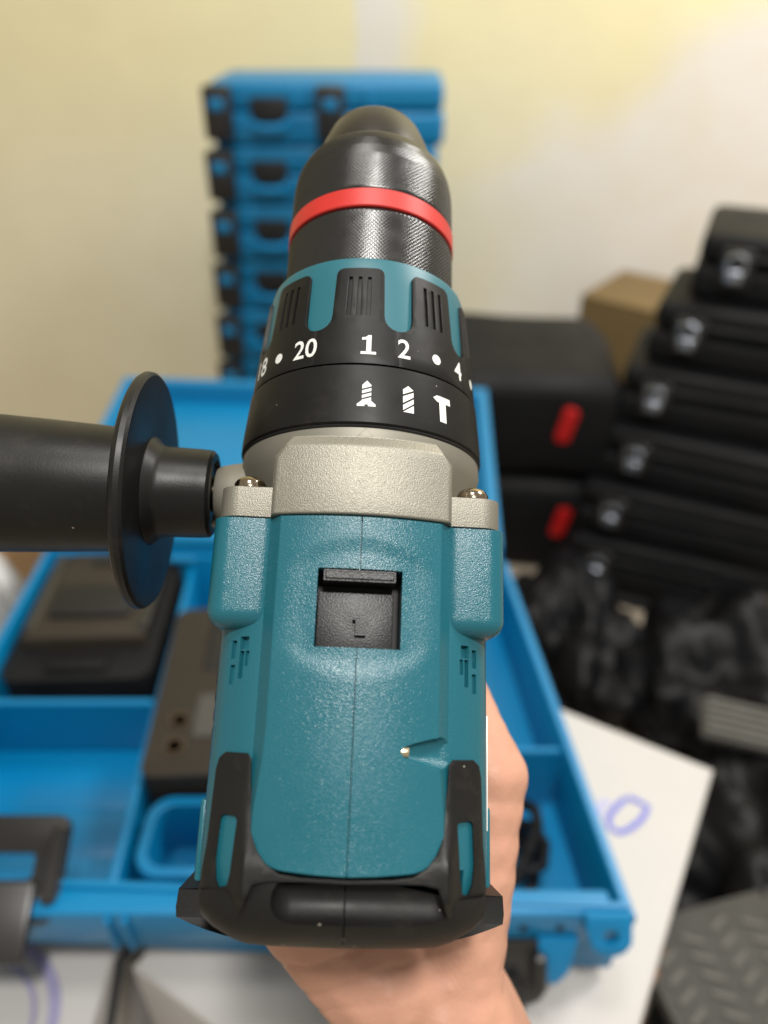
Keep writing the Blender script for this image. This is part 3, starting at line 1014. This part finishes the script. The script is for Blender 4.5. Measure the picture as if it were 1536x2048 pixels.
# =================================================================== white cartons under the open case
def carton(name, corners, z0, z1, label, cat='carton', m='carton', bev=0.004, flaps=True):
    """A box over four floor corners, with its lid flaps meeting along a seam."""
    cx = sum(p[0] for p in corners) / 4
    cy = sum(p[1] for p in corners) / 4
    t = empty(name, (cx, cy, z0))
    loc = [(x - cx, y - cy) for x, y in corners]
    finish('box_body', prism(loc, (), 0, z1 - z0 - 0.004, bev=bev, seg=3), M[m], t)
    if flaps:
        A, B, C_, D = [Vector(p) for p in loc]
        for q0, q1, q2, q3 in ((A, B, B.lerp(C_, 0.496), A.lerp(D, 0.496)), (A.lerp(D, 0.504), B.lerp(C_, 0.504), C_, D)):
            finish('flap', prism([tuple(q0), tuple(q1), tuple(q2), tuple(q3)], (), z1 - z0 - 0.0045, z1 - z0, bev=0.0015), M[m], t)
    tag(t, label, cat)
    return t, cx, cy
BT = 0.285
KB = 0.953
bx, cx, cy = carton('white_carton', [(x * KB, y * KB) for x, y in ((-0.166, 0.243), (0.090, 0.091), (0.271, 0.396), (0.009, 0.544))], FLOOR, BT,
                    'big white carton with a blue ink mark, under the open blue case', flaps=False)
# ink mark and worn corner
ink = bmesh.new()
def ribbon(bm, pts, w, z):
    pts = [Vector((p[0], p[1], z)) for p in pts]
    n = len(pts)
    L_, R_ = [], []
    for i in range(n):
        d = (pts[min(i + 1, n - 1)] - pts[max(i - 1, 0)]).normalized()
        s = Vector((-d.y, d.x, 0)) * w / 2
        L_.append(bm.verts.new(pts[i] + s)); R_.append(bm.verts.new(pts[i] - s))
    for i in range(n - 1): bm.faces.new((L_[i], L_[i + 1], R_[i + 1], R_[i]))
    return bm
lp = [(0.1841, 0.3518), (0.1906, 0.3479), (0.1967, 0.3433), (0.1929, 0.3375), (0.1881, 0.3321), (0.1786, 0.3253), (0.1699, 0.3221), (0.1644, 0.3261), (0.1648, 0.3342), (0.169, 0.3391), (0.1749, 0.345), (0.1823, 0.3505)]
finish('ink_mark', ribbon(ink, [(x - cx, y - cy) for x, y in lp], 0.0042, BT - FLOOR - 0.0034), M['ink'], bx)
ink = bmesh.new()
lp = [(0.1689, 0.345), (0.1659, 0.3479), (0.1626, 0.3467), (0.16, 0.3416), (0.1594, 0.3358)]
finish('ink_mark', ribbon(ink, [(x - cx, y - cy) for x, y in lp], 0.0045, BT - FLOOR - 0.0034), M['ink_pale'], bx)
for sx0, sy0, ex, ey, n_ in ((0.137, 0.178, 0.156, 0.210, 6), (0.163, 0.221, 0.178, 0.246, 5)):
    tornb = bmesh.new()
    tube(tornb, [(sx0 + (ex - sx0) * k / n_ - cx + random.uniform(-.0012, .0012), sy0 + (ey - sy0) * k / n_ - cy + random.uniform(-.001, .001),
                  BT - FLOOR - 0.009 - 0.003 * random.random()) for k in range(n_ + 1)], [0.002 + 0.0025 * random.random() for k in range(n_ + 1)], 7)
    finish('torn_edge', tornb, M['brown_edge'], bx)
bx3, cx3, cy3 = carton('white_carton', [(-0.295, 0.08), (-0.176, 0.08), (-0.172, 0.29), (-0.295, 0.29)], FLOOR, BT - 0.006,
                       'white carton with purple curved print, bottom left under the black latch', flaps=False)
ar = bmesh.new()
for rr in (0.052, 0.040):
    ribbon(ar, [(-0.250 + rr * cos(a) - cx3, 0.196 + rr * sin(a) - cy3) for a in frange(radians(-30), radians(100), 0.1)], 0.007 if rr > .05 else .003, BT - 0.006 - FLOOR - 0.0034)
finish('printed_arc', ar, M['ink_purple'], bx3)
st = bmesh.new()
tube(st, [(-0.140, 0.252, BT - 0.006), (-0.158, 0.243, BT + 0.002), (-0.1635, 0.230, BT + 0.004), (-0.161, 0.205, BT + 0.002), (-0.158, 0.17, BT - 0.002)], 0.0028, 8)
tag(finish('black_strap', st, M['latch']), 'thin black strap lying between two white cartons', 'strap')

# =================================================================== open blue case
oc = empty('open_tool_case', (-0.09, 0.40, BT))
OC = Vector((-0.09, 0.40, BT))
def ocp(name, bm, m, parent=None, sharp=32):
    bmesh.ops.translate(bm, vec=-OC, verts=bm.verts)
    return finish(name, bm, m, parent or oc, 1.0, sharp)
ZT = 0.358
outer = [(-0.303, 0.245), (0.139, 0.227), (0.108, 0.540), (-0.309, 0.556)]
def inset(q, d):
    v = [Vector(p) for p in q]
    n = len(v)
    out = []
    for i in range(n):
        a, b, c = v[i - 1], v[i], v[(i + 1) % n]
        e1, e2 = (b - a).normalized(), (c - b).normalized()
        n1, n2 = Vector((-e1.y, e1.x)), Vector((-e2.y, e2.x))
        bis = (n1 + n2).normalized()
        out.append(tuple(b + bis * d / max(0.3, bis.dot(n1))))
    return out
walls = prism(outer, [inset(outer, 0.0045)], BT + 0.004, ZT, bev=0.0012)
rim = prism(inset(outer, -0.003), [inset(outer, 0.0044)], ZT - 0.012, ZT - 0.003, bev=0.001)
join(walls, rim)
join(walls, prism(inset(outer, 0.002), (), BT + 0.001, BT + 0.009))
tray = ocp('tray', walls, M['blue'])
dv = box_bm(0.02, 0.121, 0.337, 0.341, BT + 0.008, ZT - 0.004, 0.001, 1)
ocp('divider', dv, M['blue'], tray)
dv = prism([(-0.177, 0.548), (-0.172, 0.548), (-0.159, 0.243), (-0.164, 0.243)], (), BT + 0.008, ZT - 0.010, bev=0.0008)
ocp('divider', dv, M['blue'], tray)
dv = box_bm(-0.304, -0.170, 0.381, 0.386, BT + 0.008, ZT - 0.006, 0.001, 1)
ocp('divider', dv, M['blue'], tray)
dv = box_bm(-0.045, -0.040, 0.24, 0.545, BT + 0.008, ZT - 0.014, 0.001, 1)
ocp('divider', dv, M['blue'], tray)
stp = box_bm(-0.300, -0.170, 0.325, 0.381, BT + 0.008, ZT - 0.058, 0.003, 2)
box_bm(-0.300, -0.168, 0.285, 0.325, BT + 0.008, ZT - 0.050, 0.003, 2, bm=stp)
box_bm(-0.300, -0.167, 0.248, 0.285, BT + 0.008, ZT - 0.043, 0.003, 2, bm=stp)
ocp('stepped_floor', stp, M['blue'], tray)
cup = prism(rrect(-0.154, -0.062, 0.255, 0.310, 0.016), [rrect(-0.148, -0.068, 0.261, 0.304, 0.012)], BT + 0.008, ZT - 0.016, bev=0.0012)
ocp('round_cup', cup, M['blue'], tray)
# front lugs, ribs and skirt
fr = box_bm(-0.30, 0.130, 0.2245, 0.240, ZT - 0.034, ZT - 0.002, 0.003, 2)
for x in (-0.158, -0.148): box_bm(x, x + 0.003, 0.2205, 0.226, ZT - 0.036, ZT - 0.004, 0.001, 1, bm=fr)
ocp('front_rail', fr, M['blue'], tray)
for x in (0.080, 0.101):
    h = revolve([(0.2235, 0.0022), (0.2265, 0.0022)], 16)
    ocp('pin_hole', xf(h, Matrix.Translation((x, -0.0003, ZT - 0.016))), M['black'], tray)
lug = prism([(0.113, -0.004), (0.139, -0.004), (0.139, 0.010)] + [(0.127 + 0.012 * cos(a), 0.010 + 0.010 * sin(a)) for a in frange(0, pi, pi / 8)] + [(0.113, 0.006)],
            [[(0.127 + 0.0042 * cos(-a), 0.009 + 0.0042 * sin(-a)) for a in frange(0, 2 * pi - pi / 7, pi / 7)]], 0, 0.007, bev=0.001)
xf(lug, Matrix(((1, 0, 0, 0), (0, -0.55, -0.83, 0.226), (0, -0.83, 0.55, ZT - 0.006), (0, 0, 0, 1))))
ocp('hinge_lug', lug, M['blue'], tray)
tg = prism([(0.089, 0.0), (0.113, 0.0), (0.107, 0.022), (0.100, 0.029), (0.091, 0.027)], (), 0, 0.004, bev=0.001)
xf(tg, Matrix(((1, 0, 0, 0), (0, -0.5, -0.86, 0.226), (0, -0.86, 0.5, ZT - 0.026), (0, 0, 0, 1))))
ocp('front_tongue', tg, M['blue'], tray)
# lid folded back towards the wall
ld = [(-0.309, 0.560), (0.106, 0.545), (0.121, 0.822), (-0.312, 0.850)]
lidb = prism(ld, (), 0, 0.006, bev=0.001)
join(lidb, prism(ld, [inset(ld, 0.012)], 0.005, 0.030, bev=0.003))
lidb2 = prism(inset(ld, 0.07), (), 0.004, 0.012, bev=0.003)
join(lidb, lidb2)
for v in lidb.verts: v.co.z += ZT - 0.016 + (v.co.y - 0.55) * 0.075
ocp('lid', lidb, M['blue_lid'])
for x in (-0.2, 0.03):
    h = bmesh.new()
    tube(h, [(x - 0.03, 0.5485, ZT - 0.004), (x + 0.03, 0.5475, ZT - 0.004)], 0.004, 10)
    ocp('hinge', h, M['blue'], tray)
# latches hanging open on the front
def latch(x0, x1, y, z, ang, length, name='latch'):
    b = prism(rrect(0, x1 - x0, -length, 0.0, 0.008), [rrect(0.006, x1 - x0 - 0.017, -length * 0.60, -length * 0.36, 0.003, 3)[::-1]], 0, 0.006, bev=0.0015)
    box_bm(x1 - x0 - 0.008, x1 - x0, -length + 0.01, -0.006, 0.0055, 0.013, 0.002, 1, bm=b)
    box_bm(0.004, x1 - x0 - 0.012, -length - 0.02, -length * 0.62, 0.004, 0.012, 0.003, 2, bm=b)
    xf(b, Matrix.Translation((x0, y, z)) @ Matrix.Rotation(ang, 4, 'X'))
    return ocp(name, b, M['latch'], tray)
latch(-0.300, -0.187, 0.276, ZT + 0.014, radians(28), 0.058)
latch(0.045, 0.094, 0.228, ZT - 0.030, radians(62), 0.040)
tag(oc, 'open blue plastic tool case with its lid folded back, holding battery and charger', 'tool case')

# =================================================================== battery pack, charger and cable lying in the open case
bp = empty('battery_pack', (-0.241, 0.478, 0.322), radians(2))
bp.scale = (1.12, 1.2, 1.05)
b = prism(rrect(-0.052, 0.052, -0.058, 0.075, 0.012), (), -0.03, 0.024, bev=0.006, seg=3)
bat = finish('pack_body', b, M['case_black'], bp)
b = prism([(-0.044, -0.030), (0.044, -0.030), (0.036, 0.062), (-0.036, 0.062)], (), 0.020, 0.036, bev=0.004, seg=2)
finish('slide_top', b, M['beige'], bp)
finish('terminal_block', box_bm(-0.030, 0.030, -0.012, 0.020, 0.030, 0.041, 0.003, 2), M['black'], bp)
for sx in (-1, 1):
    finish('slide_rail', box_bm(sx * 0.040 - 0.004, sx * 0.040 + 0.004, -0.024, 0.058, 0.022, 0.0385, 0.002, 1), M['latch'], bp)
finish('release_button', box_bm(-0.022, 0.022, -0.052, -0.043, 0.016, 0.029, 0.003, 2), M['case_black'], bp)
finish('release_slot', box_bm(-0.014, 0.016, 0.044, 0.052, 0.034, 0.0385, 0.001, 1), M['black'], bp)
for k in range(7):
    finish('grip_rib', box_bm(-0.026 + k * 0.0078, -0.0225 + k * 0.0078, -0.040, -0.034, 0.023, 0.0265, 0.0005, 1), M['case_black'], bp)
tag(bp, 'black slide battery pack with brownish top, back left compartment of the open case', 'battery')
ch = empty('battery_charger', (-0.115, 0.400, 0.325), radians(3))
finish('charger_body', prism(rrect(-0.052, 0.052, -0.082, 0.082, 0.010), (), -0.03, 0.030, bev=0.005, seg=3), M['charger'], ch)
finish('charging_bay', box_bm(-0.022, 0.045, 0.012, 0.070, 0.026, 0.0325, 0.002, 1), M['black'], ch)
finish('status_panel', box_bm(-0.022, 0.012, -0.052, -0.012, 0.029, 0.0315, 0.002, 1), M['mat_grey'], ch)
for y in (-0.036, -0.058):
    r = revolve([(0.0298, 0.0075), (0.0315, 0.0072), (0.0315, 0.0055), (0.030, 0.005)], 24, axis='Z')
    finish('lamp_ring', xf(r, Matrix.Translation((-0.032, y, 0))), M['led_ring'], ch)
tag(ch, 'dark grey battery charger lying in the middle of the open case', 'charger')
cb = bmesh.new()
pts = []
for k in range(70):
    a = k * 0.34
    r = 0.030 + 0.006 * sin(k * 0.9)
    pts.append((0.070 + r * 1.0 * cos(a), 0.288 + r * 0.95 * sin(a), BT + 0.014 + 0.0006 * k + 0.004 * sin(k * 1.7)))
tube(cb, pts, 0.0038, 8)
box_bm(0.040, 0.066, 0.25, 0.272, BT + 0.03, BT + 0.052, 0.004, 2, bm=cb)
tag(finish('power_cable', cb, M['bag']), 'coiled black power cable in the right front compartment of the open case', 'cable')

# =================================================================== dark stacks to the right
def make_black_case(label):
    t = empty('black_battery_case')
    w, d, h = 0.30, 0.17, 0.0785
    b = box_bm(0, w, 0, d, 0, h * 0.52, 0.010, 3)
    finish('case_body', b, M['case_black'], t)
    b = box_bm(0.002, w - 0.002, 0.002, d, h * 0.55, h, 0.012, 3)
    box_bm(0.03, w - 0.02, -0.003, 0.01, h * 0.62, h * 0.74, 0.003, 1, bm=b)
    finish('lid', b, M['case_black'], t)
    l = finish('clip', box_bm(0.028, 0.066, -0.008, 0.004, 0.020, 0.066, 0.005, 2), M['latch'], t)
    b = box_bm(0.036, 0.057, -0.0145, -0.006, 0.026, 0.044, 0.004, 3)
    tube(b, [(0.036, -0.010, 0.040), (0.037, -0.012, 0.058), (0.047, -0.013, 0.062), (0.056, -0.012, 0.058), (0.057, -0.010, 0.040)], 0.0022, 8)
    finish('buckle', b, M['chrome'], l)
    tag(t, label, 'case', 'black cases in the stack on the right')
    return t
bl = ['black hard case at the very top of the right hand stack', 'black hard case second from the top of the right stack', 'black hard case third from the top of the right stack',
      'black hard case with bluish buckle, fourth from the top', 'black hard case fifth from the top of the right stack', 'black hard case low in the right stack, above the shiny bags',
      'black hard case at the bottom of the right stack']
bpro = make_black_case(bl[0])
offs = [(0.378, 0.94), (0.336, 0.93), (0.306, 0.915), (0.292, 0.90), (0.270, 0.885), (0.258, 0.87), (0.256, 0.86)]
for i, (x, y) in enumerate(offs):
    o = bpro if i == 0 else copy_tree(bpro, bl[i])
    o.location = (x, y, 0.458 - 0.0795 * i - (0.013 if i == 9 else 0))
    o.rotation_euler = (0, 0, radians(-24 + random.uniform(-3, 3)))
# shelf under the stack
def soft_box(name, size, loc, rz, m, label, cat, sag=0.012, seed=0, group=None):
    w, d, h = size
    b = box_bm(-w / 2, w / 2, -d / 2, d / 2, 0, h, min(size) * 0.22, 5)
    bmesh.ops.subdivide_edges(b, edges=b.edges[:], cuts=3, use_grid_fill=True)
    for v in b.verts:
        n_ = noise.noise(Vector((v.co.x * 14, v.co.y * 14, v.co.z * 14 + seed)))
        v.co += Vector((v.co.x, v.co.y, v.co.z - h / 2)).normalized() * sag * n_
        v.co.z += 0.02 * (0.25 - (v.co.x / w) ** 2) if v.co.z > h * .5 else 0
    return b
def tool_bag(label, size, loc, rz, seed):
    t = empty('tool_bag', loc, rz)
    finish('bag_body', soft_box('x', size, None, 0, None, None, None, 0.010, seed), M['case_black'], t, sharp=None)
    w, d, h = size
    finish('red_latch', xf(prism(rrect(-0.015, 0.015, -0.035, 0.04, 0.010), (), 0, 0.014, bev=0.003),
              Matrix.Translation((w * 0.24, -d / 2 + 0.004, h * 0.60)) @ Matrix.Scale(0.66, 4) @ Matrix.Rotation(radians(90), 4, 'X') @ Matrix.Rotation(radians(-12), 4, 'Z')), M['red_latch'], t)
    tag(t, label, 'tool bag')
    return t
tool_bag('black bag with red latch, lower one behind the open case', (0.30, 0.26, 0.155), (0.192, 1.04, FLOOR), radians(-4), 3)
tool_bag('black bag with rounded top and red latch, lying on another bag', (0.30, 0.26, 0.155), (0.180, 1.04, FLOOR + 0.158), radians(-4), 9)
# carton behind
t, _, _ = carton('brown_carton', [(0.380, 1.45), (0.60, 1.27), (0.72, 1.42), (0.50, 1.60)], FLOOR, 0.285, 'yellowish brown cardboard box by the wall, behind the black cases', m='ochre')

# crumpled black bags, rubber mat and other things lower right
def crumple(name, loc, size, m, label, cat, seed, amp=0.35, sub=5, f=1.0):
    b = bmesh.new()
    bmesh.ops.create_icosphere(b, subdivisions=sub, radius=1.0)
    for v in b.verts:
        p = v.co.copy()
        q = p * 2.2 * f + Vector((seed, seed * 2, 0))
        r = 1 + amp * (noise.noise(q) + 0.4 * abs(noise.noise(q * 2.1)) - 0.10 * abs(noise.noise(q * 4.3)))
        v.co = Vector((p.x * size[0] * r, p.y * size[1] * r, max(-0.0, (p.z + 0.55) * size[2] * r)))
    o = finish(name, b, m, None, 1.0, None)
    o.location = loc
    return tag(o, label, cat)
crumple('plastic_bag', (0.218, 0.70, FLOOR), (0.095, 0.13, 0.082), M['bag'], 'crumpled glossy black plastic bag beside the open case, below the red latches', 'bag', 1)
crumple('plastic_bag', (0.400, 0.620, FLOOR), (0.12, 0.13, 0.09), M['bag'], 'wide crumpled black plastic bag under the grey ribbed pad', 'bag', 5)
crumple('plastic_bag', (0.350, 0.375, FLOOR), (0.085, 0.12, 0.095), M['bag'], 'black plastic bag behind the white carton corner, lower right', 'bag', 8)
crumple('plastic_bag', (0.395, 0.30, FLOOR + 0.02), (0.06, 0.07, 0.13), M['bag'], 'shiny black bag bulging at the right edge above the ribbed mat', 'bag', 12)
crumple('clear_bag', (-0.400, 0.520, LOW), (0.085, 0.13, 0.29), M['clear_bag'], 'crumpled pale plastic film left of the open case', 'bag', 21, amp=0.25)
# ribbed mat
rm = empty('rubber_mat', (0.275, 0.262, 0.175), radians(14))
b = prism(rrect(-0.075, 0.20, -0.22, 0.062, 0.03), (), 0, 0.012, bev=0.003)
finish('mat_sheet', b, M['mat_grey'], rm)
sh_me = None
for r in range(9):
    for c in range(11):
        if sh_me is None:
            b = box_bm(-0.0085, 0.0085, -0.0020, 0.0020, 0.011, 0.0150, 0.0010, 1)
            o = finish('mat_rib', b, M['rib_grey'], rm)
            sh_me = o.data
        else:
            o = bpy.data.objects.new('mat_rib', sh_me)
            COL.objects.link(o)
            o.parent = rm
        o.location = (-0.058 + r * 0.026, 0.045 - c * 0.0135 - 0.006 * (r % 2), 0)
        o.rotation_euler = (0, 0, radians(-30 if r % 2 else 24))
b = box_bm(-0.05, 0.17, -0.20, 0.04, 0.045 - 0.175, 0.0, 0.01, 2)
finish('mat_pile', b, M['case_black'], rm)
tag(rm, 'grey rubber mat with short raised ribs, bottom right corner', 'mat')
rp = empty('ribbed_pad', (0.350, 0.505, 0.172), radians(-18))
finish('pad', box_bm(-0.034, 0.05, -0.026, 0.026, 0, 0.010, 0.004, 2), M['mat_grey'], rp)
for k in range(5):
    finish('pad_rib', box_bm(-0.030, 0.046, -0.021 + k * 0.0098, -0.0155 + k * 0.0098, 0.008, 0.015, 0.002, 1), M['pale_grey'], rp)
tag(rp, 'small pale grey ribbed pad lying on the black bags at right', 'pad')
# left edge
t, _, _ = carton('tan_carton', [(-0.66, 0.545), (-0.43, 0.56), (-0.40, 0.78), (-0.66, 0.78)], LOW, 0.335, 'tan cardboard box at the left edge below the side handle', m='tan')
